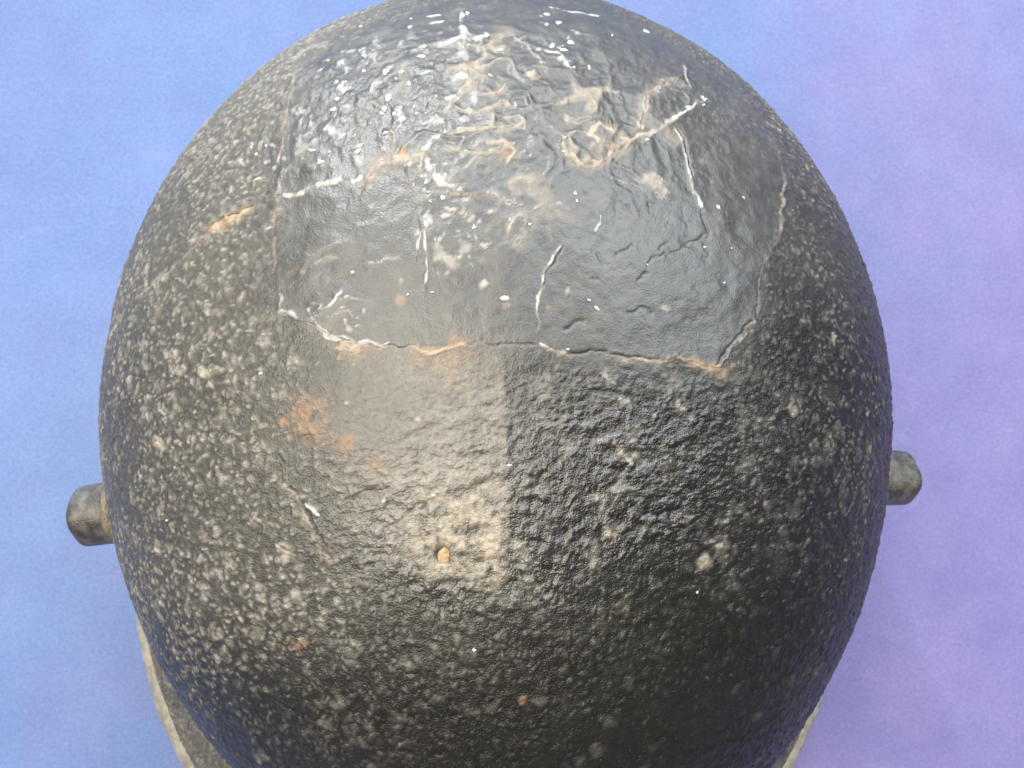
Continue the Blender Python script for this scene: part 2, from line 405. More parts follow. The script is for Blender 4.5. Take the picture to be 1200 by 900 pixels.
SPOTS = [  # whitish entries mix paint chips and painted glints
 [-18.3,88.2,1.45,0.97,5,0.25,1,0,0],[-18.9,85.4,1.23,1.25,20,0.25,1,0,0],[-17.7,80.0,1.81,0.88,20,0.25,1,0,0],[-32.8,82.7,0.72,1.08,0,0.25,1,0,0],
 [-27.5,81.5,1.22,1.51,0,0.25,1,0,0],[-21.8,76.8,0.7,1.0,0,0.25,1,0,0],[-23.4,80.7,1.01,0.74,20,0.25,1,0,0],[-24.8,78.5,0.4,0.58,0,0.25,1,0,0],
 [-16.2,100.2,2.16,0.85,0,0.25,1,0,0],[-14.9,97.8,2.57,0.74,0,0.25,1,0,0],[-22.0,96.8,0.86,0.74,0,0.25,1,0,0],[-21.7,100.1,0.65,0.58,0,0.25,1,0,0],
 [-35.2,100.8,0.55,0.61,0,0.25,1,0,0],[-44.2,85.5,1.06,0.66,30,0.25,1,0,0],[-42.6,88.5,1.06,0.69,0,0.25,1,0,0],[-34.3,90.1,0.42,0.68,0,0.25,1,0,0],
 [-32.9,87.9,1.26,0.99,-10,0.25,1,0,0],[-37.3,79.7,1.02,0.6,-10,0.25,1,0,0],[-39.0,74.9,1.01,0.72,30,0.25,1,0,0],[-40.1,71.8,1.21,1.12,-20,0.25,1,0,0],
 [-44.0,73.3,0.61,0.57,0,0.25,1,0,0],[-26.4,72.8,0.79,1.93,0,0.25,1,0,0],[-27.3,70.1,0.99,1.07,0,0.25,1,0,0],[-25.3,68.2,0.59,0.79,0,0.25,1,0,0],
 [-28.3,69.0,0.59,0.8,0,0.25,1,0,0],[-23.7,69.7,0.49,0.53,0,0.25,1,0,0],[-20.0,67.9,0.49,0.52,0,0.25,1,0,0],[-20.6,70.1,0.39,0.53,0,0.25,1,0,0],
 [-18.0,68.0,0.43,0.57,0,0.25,1,0,0],[-17.9,65.2,0.48,0.64,0,0.25,1,0,0],[-17.5,64.0,0.39,0.5,0,0.25,1,0,0],[-20.1,60.7,0.38,0.49,0,0.25,1,0,0],
 [-33.5,59.3,1.16,0.62,30,0.25,1,0,0],[-33.0,61.0,0.97,0.5,20,0.25,1,0,0],[-40.4,60.1,0.59,0.5,0,0.25,1,0,0],[-42.1,57.9,1.17,0.75,-30,0.25,1,0,0],
 [-44.3,61.1,1.18,0.51,-15,0.25,1,0,0],[-46.9,62.9,0.6,0.52,-20,0.25,1,0,0],[-48.2,60.1,0.3,0.39,0,0.25,1,0,0],[-34.4,63.7,0.39,0.77,-30,0.25,1,0,0],
 [-27.3,63.3,0.97,0.51,0,0.25,1,0,0],[-29.8,57.3,0.35,0.44,0,0.25,1,0,0],[-28.0,57.0,0.34,0.43,0,0.25,1,0,0],[-5.2,89.8,1.45,1.31,0,0.25,1,0,0],
 [-3.1,90.7,1.04,1.33,0,0.25,1,0,0],[0.3,85.5,1.23,0.93,0,0.25,1,0,0],[-2.7,78.1,1.0,0.46,-30,0.25,1,0,0],[-2.8,73.3,0.59,0.54,0,0.25,1,0,0],
 [-7.3,100.3,0.65,1.15,0,0.25,1,0,0],[-2.4,23.5,1.46,0.98,5,0.25,1,0,0],[17.8,20.9,1.1,0.51,-40,0.25,1,0,0],[16.0,22.8,0.55,0.4,0,0.25,1,0,0],
 [15.5,20.8,0.29,0.31,0,0.25,1,0,0],[16.4,20.0,0.29,0.31,0,0.25,1,0,0],[2.2,24.8,0.4,0.39,0,0.25,1,0,0],[3.9,39.9,0.74,0.64,0,0.25,1,0,0],
 [-0.2,40.8,0.33,0.64,0,0.25,1,0,0],[5.6,40.2,0.37,0.43,0,0.25,1,0,0],[4.5,41.1,0.37,0.34,0,0.25,1,0,0],[-8.2,39.7,0.56,0.64,0,0.25,1,0,0],
 [-14.6,46.7,0.56,0.89,0,0.25,1,0,0],[-17.8,48.3,0.75,0.45,0,0.25,1,0,0],[-18.1,50.4,0.57,0.91,0,0.25,1,0,0],[-17.3,45.8,0.47,0.55,0,0.25,1,0,0],
 [-34.6,30.9,0.59,0.66,0,0.25,1,0,0],[-48.5,26.7,0.28,0.52,0,0.25,1,0,0],[-50.5,23.6,0.45,0.49,0,0.25,1,0,0],[-22.6,25.3,0.4,0.44,0,0.25,1,0,0],
 [-17.6,25.6,0.55,0.3,0,0.25,1,0,0],[14.6,47.0,0.45,0.67,0,0.25,1,0,0],[14.8,45.4,0.45,0.67,0,0.25,1,0,0],[22.2,30.7,0.37,0.41,0,0.25,1,0,0],
 [29.6,30.7,0.26,0.29,0,0.25,1,0,0],[47.9,26.7,0.5,0.47,0,0.25,1,0,0],[48.6,44.8,0.51,0.8,0,0.25,1,0,0],[44.1,35.0,0.5,0.44,0,0.25,1,0,0],
 [50.7,35.0,0.31,0.31,0,0.25,1,0,0],[55.9,47.8,0.4,0.49,0,0.25,1,0,0],[36.1,10.7,0.6,0.39,0,0.25,1,0,0],[36.6,12.2,0.3,0.23,0,0.25,1,0,0],
 [45.0,7.9,0.38,0.39,0,0.25,1,0,0],[46.7,15.9,0.34,0.2,0,0.25,1,0,0],[59.0,31.1,0.6,0.45,0,0.25,1,0,0],[17.5,15.5,0.29,0.31,0,0.25,1,0,0],
 [13.1,100.1,1.31,0.93,0,0.25,1,0,0],[12.4,95.7,0.96,0.86,-20,0.25,1,0,0],[15.8,96.7,1.08,1.32,0,0.25,1,0,0],[12.6,87.8,0.83,1.29,-20,0.25,1,0,0],
 [17.9,89.7,1.05,1.33,-40,0.25,1,0,0],[15.4,86.5,1.45,0.83,-15,0.25,1,0,0],[15.3,81.7,1.23,0.72,-45,0.25,1,0,0],[17.2,80.5,0.49,0.71,0,0.25,1,0,0],
 [21.1,81.2,0.62,0.91,0,0.25,1,0,0],[28.9,93.4,0.43,0.72,0,0.25,1,0,0],[39.6,98.0,1.13,1.05,-40,0.25,1,0,0],[2.4,69.4,0.35,0.95,0,0.25,1,0,0],
 [3.5,68.2,0.31,0.52,0,0.25,1,0,0],[13.1,60.3,0.39,0.74,-60,0.25,1,0,0],[12.6,57.1,0.38,0.38,0,0.25,1,0,0],[32.6,60.9,0.79,0.61,10,0.25,1,0,0],
 [49.9,75.2,0.85,0.92,0,0.25,1,0,0],[49.6,72.9,0.76,0.6,0,0.25,1,0,0],[49.2,66.4,0.41,0.56,0,0.25,1,0,0],[45.1,70.9,1.66,0.75,30,0.25,1,0,0],
 [-11.3,-51.4,0.59,0.59,0,0.25,1,0,0],[-56.0,10.1,0.56,0.58,0,0.25,1,0,0],[-82.5,-22.9,0.44,0.44,0,0.25,1,0,0],[38.4,-41.9,0.49,0.49,0,0.25,1,0,0],
 [53.5,-11.7,0.46,0.38,0,0.25,1,0,0],[63.2,-20.3,0.39,0.39,0,0.25,1,0,0],[-18.7,-17.4,0.54,0.4,0,0.25,1,0,0],[-29.3,-18.3,0.65,0.65,0,0.25,1,0,0],
 [-27.1,-17.6,0.29,0.25,0,0.25,1,0,0],[-2.7,-11.7,0.65,0.36,10,0.25,1,0,0],[10.8,12.2,0.55,0.38,0,0.25,1,0,0],[-43.9,-20.8,0.66,0.44,-30,0.25,1,0,0],
 [-54.5,56.6,0.59,0.56,0,0.25,1,0,0],[-59.1,63.3,0.61,0.66,0,0.25,1,0,0],[-60.4,66.5,0.49,0.68,0,0.25,1,0,0],[-56.5,65.1,0.61,0.66,0,0.25,1,0,0],
 [-23.2,58.7,0.65,1.46,0,0.2,0,0.2,1],[7.2,78.3,1.11,1.44,0,0.2,0.35,0.6,0.45],[-45.8,0.2,3.31,4.41,-20,0.05,0.0,0.15,0.65],[-43.6,-2.1,2.56,3.3,0,0.05,0.0,0.15,0.5],
 [-51.3,-1.1,1.3,1.67,0,0.05,0.0,0.15,0.9],[-36.5,-5.0,2.18,2.36,0,0.05,0.0,0.15,0.65],[-14.5,5.9,0.9,1.28,0,0.05,0.0,0.15,0.7],[-12.7,15.2,1.27,1.33,0,0.05,0.0,0.15,0.8],
 [-50.2,-50.6,1.7,1.7,0,0.05,0.0,0.15,0.75],[-10.4,3.4,0.9,0.91,0,0.05,0.0,0.15,0.5],[-1.3,-63.8,0.75,0.75,0,0.05,0.0,0.15,0.7],[-21.0,11.9,1.81,1.5,0,0.05,0.0,0.15,0.35],
 [-13.8,10.4,4.69,3.72,0,0.05,0.0,0.15,0.3],[46.6,6.1,2.66,1.55,20,0.05,0.0,0.15,0.3],[-24.3,24.2,0.73,0.79,0,0.05,0.0,0.15,0.5],[-46.2,31.7,0.56,0.42,30,0.05,0.0,0.15,0.5],
 [-1.6,22.2,0.73,0.49,0,0.05,0.0,0.15,0.7],[7.0,21.2,0.55,0.58,0,0.05,0.0,0.15,0.5],[-30.8,-10.7,3.62,2.71,0,0.05,0.0,0.15,0.25],[0.1,57.1,1.72,1.67,0,0.05,0.0,0.15,0.4],
 [-1.0,73.1,1.58,2.18,0,0.05,0.0,0.15,0.3],[23.1,59.0,1.75,1.48,-20,0.05,0.0,0.15,0.35],[11.6,25.0,0.92,0.79,0,0.12,0.22,0.5,0],[29.5,35.7,0.02,0.02,0,0.12,0.22,0.5,0],
 [32.4,20.7,1.12,1.2,0,0.12,0.22,0.5,0],[33.0,20.2,0.94,0.8,0,0.12,0.22,0.5,0],[-69.3,11.1,1.93,1.81,0,0.12,0.22,0.5,0],[-68.2,8.3,1.15,1.19,0,0.12,0.22,0.5,0],
 [-52.0,-29.7,2.42,2.79,0,0.12,0.22,0.5,0],[-53.3,-12.9,1.48,1.11,0,0.12,0.22,0.5,0],[-58.2,-21.3,1.31,1.13,0,0.12,0.22,0.5,0],[-60.7,-10.0,1.5,1.32,0,0.12,0.22,0.5,0],
 [-76.6,11.7,1.38,1.24,0,0.12,0.22,0.5,0],[-73.5,16.9,1.17,1.67,0,0.12,0.22,0.5,0],[-82.5,-4.9,1.4,1.6,0,0.12,0.22,0.5,0],[-35.5,18.7,0.92,0.78,0,0.12,0.22,0.5,0],
 [-38.0,14.2,1.1,0.96,0,0.12,0.22,0.5,0],[-38.3,12.4,0.91,0.95,0,0.12,0.22,0.5,0],[-34.7,10.9,1.28,0.94,0,0.12,0.22,0.5,0],[-36.1,2.4,1.09,0.92,0,0.12,0.22,0.5,0],
 [-21.4,-1.1,0.9,0.9,0,0.12,0.22,0.5,0],[16.0,-19.8,1.27,1.09,0,0.12,0.22,0.5,0],[35.8,-1.5,1.67,1.3,0,0.12,0.22,0.5,0],[34.9,-0.5,1.11,1.49,0,0.12,0.22,0.5,0],
 [64.3,-2.5,1.78,1.58,0,0.12,0.22,0.5,0],[40.0,-35.6,3.02,2.64,0,0.12,0.22,0.5,0],[44.2,-32.2,2.28,2.28,0,0.12,0.22,0.5,0],[-1.7,-28.9,1.44,1.62,0,0.12,0.22,0.5,0],
 [0.7,-40.1,1.64,1.09,0,0.12,0.22,0.5,0],[2.6,-38.4,1.09,1.09,0,0.12,0.22,0.5,0],[78.2,14.6,1.04,1.98,0,0.12,0.22,0.5,0],[18.6,-27.3,2.19,1.64,0,0.12,0.22,0.5,0],
 [-9.6,-23.1,1.44,1.08,0,0.12,0.22,0.5,0],[-13.1,-21.2,1.08,1.62,0,0.12,0.22,0.5,0],[4.3,-40.3,1.64,1.28,0,0.12,0.22,0.5,0],[22.4,0.9,1.28,0.92,0,0.12,0.22,0.5,0],
 [-24.2,28.4,0.73,0.81,0,0.12,0.22,0.5,0],[-13.0,32.5,3.67,2.86,0,0.12,0.22,0.5,0],[-10.2,36.2,3.32,2.5,0,0.12,0.22,0.5,0],[-15.8,33.6,2.21,4.12,0,0.12,0.22,0.5,0],
 [34.0,50.1,3.11,2.13,0,0.12,0.22,0.5,0],[32.0,50.7,4.27,1.89,0,0.12,0.22,0.5,0],[35.8,48.1,2.33,1.87,0,0.12,0.22,0.5,0],[-17.6,41.5,1.3,0.88,-90,0.12,0.5373657054157442,0.5,0],
 [-20.4,38.3,1.27,0.55,0,0.12,0.5821620885151121,0.5,0],[-9.5,33.2,0.78,0.4,-50,0.12,0.46487952859968357,0.5,0],[-13.3,40.7,0.72,0.47,-20,0.12,0.44872875822444686,0.5,0],[-12.1,38.7,1.13,0.43,0,0.12,0.5950207121435765,0.5,0],
 [-5.9,35.9,1.44,0.57,20,0.12,0.4720749301944467,0.5,0],[-7.9,37.5,1.18,0.48,-90,0.12,0.4554382279066858,0.5,0],[-9.0,37.2,0.57,0.28,20,0.12,0.46748614901099456,0.5,0],[-16.8,29.9,1.09,0.57,-90,0.12,0.48082143509301567,0.5,0],
 [-15.9,29.3,0.99,0.43,-20,0.12,0.5050569029662045,0.5,0],[-11.5,33.4,1.41,0.92,40,0.12,0.5720785600898632,0.5,0],[-6.0,35.3,0.89,0.47,0,0.12,0.5015080056221103,0.5,0],[-14.2,42.3,1.44,0.56,20,0.12,0.5873379575275538,0.5,0],
 [-9.4,37.6,0.88,0.46,-20,0.12,0.4394495164316699,0.5,0],[-12.7,44.0,1.36,0.5,0,0.12,0.45752701074878344,0.5,0],[-16.8,36.9,0.69,0.3,-90,0.12,0.518125926677683,0.5,0],[-14.3,33.0,0.71,0.26,20,0.12,0.5498043072525517,0.5,0],
 [-14.7,31.8,1.21,0.44,-50,0.12,0.5160355334449501,0.5,0],[-15.4,34.7,1.1,0.68,-20,0.12,0.537173958986374,0.5,0],[-6.5,27.0,1.13,0.67,40,0.12,0.5709172706102638,0.5,0],[-8.7,31.2,1.42,0.77,-20,0.12,0.4391935097455065,0.5,0],
 [-15.0,35.5,1.33,0.58,-20,0.12,0.5859606018653064,0.5,0],[-14.7,38.2,1.04,0.7,-90,0.12,0.5513109035580337,0.5,0],[-16.2,36.1,0.93,0.36,-20,0.12,0.5679699008011057,0.5,0],[-15.5,37.1,1.42,0.9,20,0.12,0.4360447349290189,0.5,0],
 [-14.1,29.2,1.34,0.6,40,0.12,0.545027414901161,0.5,0],[-19.4,54.8,0.85,0.54,40,0.12,0.8555127709443495,0.1,0],[-18.1,42.7,1.09,0.75,40,0.12,0.8054168803113351,0.1,0],[-17.6,50.7,0.98,0.44,-90,0.12,0.7038949793204182,0.1,0],
 [-18.0,47.3,1.07,0.52,40,0.12,0.8038970297076337,0.1,0],[-17.4,56.0,0.84,0.58,-90,0.12,0.7514416989203766,0.1,0],[-18.7,48.5,0.67,0.48,20,0.12,0.8558874759655282,0.1,0],[-14.3,51.6,1.09,0.68,-90,0.12,0.7424910095810385,0.1,0],
 [-21.7,55.4,0.96,0.7,40,0.12,0.7984090152335622,0.1,0],[-16.5,54.6,1.12,0.42,20,0.12,0.7883410189232861,0.1,0],[-18.3,51.8,1.14,0.49,-90,0.12,0.6413026604529206,0.1,0],[-19.1,50.2,0.61,0.25,40,0.12,0.8913547384665739,0.1,0],
 [-20.6,50.3,0.88,0.43,-90,0.12,0.7951843666988148,0.1,0],[-18.9,51.8,1.25,0.46,-20,0.12,0.8870687832325889,0.1,0],[-13.9,54.9,1.09,0.63,0,0.12,0.7784818914954535,0.1,0],[-31.9,67.0,0.89,0.7,40,0.12,0.9381156435624597,0,0],
 [-26.3,83.0,1.18,0.87,40,0.12,0.7982295972891305,0,0],[-25.1,66.1,0.86,0.41,20,0.12,0.8384538195348299,0,0],[-40.2,60.1,0.49,0.21,-50,0.12,0.9261956963712191,0,0],[-37.4,77.2,1.22,0.83,-20,0.12,0.7880298811447167,0,0],
 [-28.7,66.4,1.25,0.69,20,0.12,0.8348058437874606,0,0],[-30.9,50.0,0.85,0.44,40,0.12,0.9343751784825236,0,0],[-36.2,55.9,0.59,0.23,-90,0.12,0.8421806873294473,0,0],[-36.5,72.3,1.13,0.86,0,0.12,0.8018845291195879,0,0],
 [-36.0,77.8,0.89,0.4,-20,0.12,0.7412912258171698,0,0],[-16.0,51.7,0.69,0.41,-20,0.12,0.8126924316867428,0,0],[-18.3,88.5,1.26,0.6,20,0.12,0.7506965813075678,0,0],[-37.6,77.0,0.75,0.5,-20,0.12,0.764682952224435,0,0],
 [-37.7,93.7,0.65,0.33,-50,0.12,0.794849910925581,0,0],[-14.4,82.7,0.95,0.43,-20,0.12,0.8345442432094954,0,0],[-40.8,105.1,1.17,1.3,-20,0.12,0.8005801210677751,0,0],[-36.6,90.6,1.3,0.93,0,0.12,0.7515402876461998,0,0],
 [-15.2,72.3,0.95,0.65,-20,0.12,0.9245425509558687,0,0],[-23.7,65.2,0.91,0.54,40,0.12,0.8183142580371752,0,0],[-39.4,70.2,0.54,0.39,40,0.12,0.8985842146670886,0,0],[-26.9,88.2,0.54,0.44,0,0.12,0.949525326196094,0,0],
 [-30.7,77.0,1.18,0.62,-90,0.12,0.8999395819856959,0,0],[-16.4,60.6,1.24,0.81,-20,0.12,0.7076730516342778,0,0],[-37.0,81.8,0.65,0.47,0,0.12,0.8233206515821903,0,0],[-38.6,90.5,0.77,0.59,0,0.12,0.8765662230445533,0,0],
 [-26.6,77.2,0.85,0.48,-50,0.12,0.8044914759288,0,0],[-37.1,64.4,1.21,0.55,40,0.12,0.7080661242609078,0,0],[-37.4,84.1,1.28,0.91,-50,0.12,0.7278683276103832,0,0],[-24.1,70.6,1.15,0.6,20,0.12,0.8952882155165804,0,0],
 [-23.8,81.5,0.82,0.41,0,0.12,0.851678916643241,0,0],[-19.0,66.0,0.56,0.25,-50,0.12,0.7942478707283492,0,0],[-37.0,68.4,1.26,0.57,-50,0.12,0.6733963787518347,0,0],[-30.3,77.1,0.63,0.53,-90,0.12,0.8914059962226456,0,0],
 [-29.9,78.1,1.24,0.8,20,0.12,0.7048330885911324,0,0],[-60.1,65.7,0.63,0.35,-50,0.12,0.820437786908011,0.1,0],[-57.5,66.1,0.88,0.49,40,0.12,0.8472158598934264,0.1,0],[-62.6,61.4,0.78,0.49,-50,0.12,0.6880178340512753,0.1,0],
 [-57.3,61.7,0.52,0.25,20,0.12,0.6406523411147882,0.1,0],[-55.6,64.9,0.89,0.36,-20,0.12,0.7111475761252624,0.1,0],[-52.5,65.1,0.67,0.39,20,0.12,0.6717617804289435,0.1,0],[-56.3,60.1,0.7,0.51,20,0.12,0.7790570294752577,0.1,0],
 [-53.7,58.3,0.87,0.56,0,0.12,0.760149700209623,0.1,0],[-51.7,60.4,0.68,0.52,-90,0.12,0.6358704724306592,0.1,0],[-63.0,62.5,0.59,0.43,40,0.12,0.7085971807133195,0.1,0],[11.2,99.2,0.66,0.42,0,0.12,0.8287952224961269,0,0],
 [10.7,96.6,1.22,1.06,-90,0.12,0.753874204401491,0,0],[9.5,86.5,1.04,0.82,20,0.12,0.8861149608981009,0,0],[14.4,83.6,0.54,0.39,-90,0.12,0.942998025321608,0,0],[15.1,87.9,1.09,0.72,0,0.12,0.6744818517662482,0,0],
 [19.9,101.8,0.99,1.05,-90,0.12,0.6852972342263431,0,0],[18.6,93.6,1.23,0.64,20,0.12,0.8486100243358347,0,0],[5.4,87.3,0.55,0.47,-20,0.12,0.7521954330991257,0,0],[14.6,87.3,1.23,0.67,-50,0.12,0.8475578323727242,0,0],
 [14.2,83.3,1.18,0.94,0,0.12,0.8194520686251829,0,0],[19.7,93.0,1.17,0.7,0,0.12,0.7907452933028,0,0],[9.9,82.0,1.06,0.71,20,0.12,0.8718070090079356,0,0],[17.3,91.5,0.86,0.76,20,0.12,0.8230225304362978,0,0],
 [16.2,82.0,1.07,0.6,-20,0.12,0.7541696584434088,0,0],[-7.3,89.6,0.88,0.45,-20,0.12,0.9408143500941999,0.1,0],[-9.4,94.2,1.15,0.71,-90,0.12,0.7219583729796977,0.1,0],[-9.0,87.1,0.72,0.47,40,0.12,0.7732613540769397,0.1,0],
 [-8.3,90.9,0.92,0.86,20,0.12,0.8287977446844497,0.1,0],[-14.2,88.7,1.3,1.19,-90,0.12,0.6784511526289236,0.1,0],[-9.8,90.1,1.46,1.08,40,0.12,0.6837897304247075,0.1,0],[-7.2,87.8,1.31,0.79,0,0.12,0.8195810911259017,0.1,0],
 [-8.3,91.8,0.75,0.72,40,0.12,0.7892471967640703,0.1,0],[-9.0,81.2,0.62,0.42,20,0.12,0.7682872033293376,0.1,0],[-8.5,90.3,1.23,1.07,-90,0.12,0.9451369477224324,0.1,0],[-8.9,85.4,1.26,0.66,-20,0.12,0.8915110738753923,0.1,0],
 [-6.3,88.4,1.56,1.07,-20,0.12,0.7138851190045925,0.1,0],[-33.4,20.8,0.56,0.27,-20,0.12,0.7030437213211325,0.2,0],[-33.4,19.3,0.73,0.24,0,0.12,0.5678889487546177,0.2,0],[-41.7,23.4,1.03,0.47,20,0.12,0.6083184384293164,0.2,0],
 [-36.9,23.6,0.79,0.46,20,0.12,0.6479959595533089,0.2,0],[-36.0,25.8,0.89,0.56,0,0.12,0.7083570083875236,0.2,0],[-39.8,21.4,1.0,0.48,0,0.12,0.5825046190671135,0.2,0],[-42.9,20.0,0.64,0.4,40,0.12,0.6745160925678674,0.2,0],
 [-42.5,21.7,0.52,0.2,-90,0.12,0.5624197103444427,0.2,0],[-42.9,22.5,0.58,0.26,40,0.12,0.7227030617482352,0.2,0],[-41.5,23.9,0.79,0.4,-90,0.12,0.6557851215298469,0.2,0],[-32.1,22.0,1.05,0.57,-90,0.12,0.5746716020167801,0.2,0],
 [-36.2,20.0,1.07,0.35,-50,0.12,0.6096289890125492,0.2,0],[-38.5,21.5,0.96,0.5,-90,0.12,0.6591451870920524,0.2,0],[-37.7,22.0,1.06,0.42,0,0.12,0.740814435043927,0.2,0],[-13.7,47.6,1.23,0.74,-90,0.12,0.4408602557454045,0.5,0],
 [-13.0,44.0,0.63,0.25,40,0.12,0.49619971638807775,0.5,0],[-12.5,43.8,0.56,0.27,20,0.12,0.4626202028093041,0.5,0],[-10.8,43.3,1.06,0.49,40,0.12,0.3663356898461879,0.5,0],[-9.6,45.4,1.09,0.53,0,0.12,0.38190624448715565,0.5,0],
 [-8.7,41.6,1.02,0.67,20,0.12,0.3615011553832972,0.5,0],[-10.1,42.5,1.05,0.57,-90,0.12,0.47454049397997283,0.5,0],[-0.5,45.0,0.87,0.44,-50,0.12,0.4394334471651167,0.5,0],[-7.0,41.0,0.62,0.4,40,0.12,0.3780851238464733,0.5,0],
 [-4.4,42.7,0.98,0.55,20,0.12,0.415074361700881,0.5,0],
]
COAT = [[-52.4,50.8],[-52.6,33.3],[-50.5,23.4],[-42.7,18.9],[-36.5,16.0],[-26.0,14.5],[-10.9,14.2],[4.8,13.7],[10.8,11.9],[25.7,9.8],[38.8,8.5],[45.0,7.3],[55.1,18.1],[58.7,31.1],[62.5,36.0],[68.2,50.0],[70.1,66.8],[63.2,84.3],[43.1,98.6],[27.1,104.3],[13.4,106.0],[-4.6,103.6],[-17.8,102.9],[-39.7,95.0],[-50.9,82.3],[-52.5,65.6]]







ND, NS = 500, 42          # rings on the dome, rings on the skirt
NR = ND + NS
ax = np.arange(-NR, NR + 1)
U, Vv = np.meshgrid(ax, ax)
W = 2 * NR + 1
au, av = np.abs(U), np.abs(Vv)
K = np.maximum(au, av)
with np.errstate(divide='ignore', invalid='ignore'):
    th_a = np.where(au >= av, (math.pi / 4) * Vv / np.where(U == 0, 1, U) + np.where(U < 0, math.pi, 0),
                    math.pi / 2 * np.sign(Vv) - (math.pi / 4) * U / np.where(Vv == 0, 1, Vv) * np.sign(Vv) * np.sign(Vv))
TH = np.where(K == 0, 0, th_a).ravel()
K = K.ravel()
R0 = plan_radius(TH)
rr, rz = rim_curve(TH)
# dome profile, rings spread by arc length
tt = np.linspace(0, math.pi / 2, 4000)
e = 2 / NN
pr, pz = np.sin(tt) ** e, np.cos(tt) ** e
arc = np.concatenate([[0], np.cumsum(np.hypot(np.diff(pr) * 0.125, np.diff(pz) * CC))])
ks = np.arange(ND + 1) / ND
target = (0.86 * ks + 0.14 * ks ** 2) * arc[-1]
prk = np.interp(target, arc, pr); pzk = np.interp(target, arc, pz)
kd = np.minimum(K, ND)
r = prk[kd] * R0
z = ZE + CC * pzk[kd]
s = np.clip((K - ND) / NS, 0, 1)
fl = rr - R0
p1r, p1z = R0 + 0.04 * fl, ZE - 0.34 * (ZE - rz)
p2r, p2z = R0 + 0.55 * fl, rz + 0.46 * (ZE - rz)
bz = lambda a, b, c, d: (1 - s) ** 3 * a + 3 * s * (1 - s) ** 2 * b + 3 * s * s * (1 - s) * c + s ** 3 * d
sk = K > ND
r = np.where(sk, bz(R0, p1r, p2r, rr), r)
z = np.where(sk, bz(ZE, p1z, p2z, rz), z)
CO = np.stack([r * np.cos(TH), r * np.sin(TH), z], 1)
G = CO.reshape(W, W, 3)
du = np.gradient(G, axis=1); dv = np.gradient(G, axis=0)
NOR = np.cross(du, dv).reshape(-1, 3)
NOR /= np.maximum(np.linalg.norm(NOR, axis=1), 1e-12)[:, None]
NOR[NOR[:, 2] * 0 + (NOR * np.stack([CO[:, 0], CO[:, 1], CO[:, 2] - 0.06], 1)).sum(1) < 0] *= -1
# diagonal seams of the grid have no clean gradient: use the radial guess there for the crown ring
MM = (CO * 1000.0).astype(np.float32)
X, Y = MM[:, 0], MM[:, 1]

# ---- regions
def inside(poly, x, y):
    c = np.zeros(len(x), bool)
    P = np.array(poly)
    for (x0, y0), (x1, y1) in zip(P, np.roll(P, -1, 0)):
        if y0 == y1: continue
        cr = ((y0 > y) != (y1 > y)) & (x < (x1 - x0) * (y - y0) / (y1 - y0) + x0)
        c ^= cr
    return c
def seg_dist2(px, py, x0, y0, x1, y1):
    dx, dy = x1 - x0, y1 - y0
    t = np.clip(((px - x0) * dx + (py - y0) * dy) / max(dx * dx + dy * dy, 1e-9), 0, 1)
    return np.hypot(px - x0 - t * dx, py - y0 - t * dy)

wob = np.stack([fbm(MM, 5.0, 3, 3), fbm(MM + 91, 5.0, 5, 3)], 1)
onDome = (K <= ND) & (MM[:, 2] > 105)
xs, ys = X + wob[:, 0] * 0.9, Y + wob[:, 1] * 0.9
pin = inside(COAT, xs, ys) & onDome
pd = np.full(len(X), 99.0, np.float32)
near = onDome & (X > -75) & (X < 90) & (Y > -10) & (Y < 120)
idx = np.where(near)[0]
P = COAT + [COAT[0]]
d = np.full(len(idx), 99.0)
for (x0, y0), (x1, y1) in zip(P[:-1], P[1:]):
    d = np.minimum(d, seg_dist2(xs[idx], ys[idx], x0, y0, x1, y1))
pd[idx] = d
sd = np.where(pin, pd, -pd)                       # + inside the coat
coat_soft = sstep(-9.0, 6.0, sd + 4.5 * fbm(MM, 9, 75, 2))                  # the coat thins out beyond its edge
coat_hard = sstep(-0.25, 0.35, sd)
el = lambda cx, cy, rx, ry: np.exp(-(((X - cx) / rx) ** 2 + ((Y - cy) / ry) ** 2))
onl = onDome.astype(np.float32)
smooth_mid = np.clip(el(-26, 2, 24, 15) * 1.15, 0, 1) * onl          # smooth worn area left of centre
fine_w = np.clip(el(18, -16, 46, 26) * 1.2 + el(-15, -26, 22, 16), 0, 1) * onl * (1 - coat_soft)
wrk = np.clip(1.25 * el(0, 70, 26, 24) + 0.5 * el(24, 66, 26, 20), 0, 1) * onl * coat_soft
pebw = np.clip(1 - 0.95 * coat_soft - 0.8 * smooth_mid - 0.55 * fine_w, 0.03, 1)

gloss = np.clip(fine_w * (1 - 0.5 * smooth_mid) + 0.35 * smooth_mid + 0.8 * coat_soft, 0, 1)
coat_col = np.clip(sstep(-12, 3, sd + 3 * fbm(MM, 6, 73, 2)) * 0.9 + 0.1 * coat_hard, 0, 1) * onl
coat_col = np.maximum(coat_col, 0.85 * smooth_mid)
coat_col = np.maximum(coat_col, 0.8 * sstep(5, 40, Y + 6 * fbm(MM, 12, 74, 2)) * sstep(0.15, 0.45, NOR[:, 2] + 0.0) * (K <= ND))

# ---- relief (mm)
H = np.zeros(len(X), np.float32)
H += 0.45 * fbm(MM, 30, 11, 2)
wp = MM + 0.9 * np.stack([vnoise(MM, 2.2, 21), vnoise(MM + 50, 2.2, 22), vnoise(MM + 90, 2.2, 23)], 1)
w1, r1 = worley(wp, 2.5, 31)
w2, r2 = worley(wp + 13.0, 1.35, 32)
b1 = 1 - sstep(0.05, 0.62, w1)
b2 = 1 - sstep(0.05, 0.62, w2)
n1 = fbm(MM, 1.5, 41, 2)
n2 = fbm(MM, 3.4, 44, 3)
peb = 0.30 * b1 * (0.3 + 0.9 * r1) + 0.24 * b2 * (0.4 + 0.8 * r2) + 0.20 * n2
H += pebw * peb
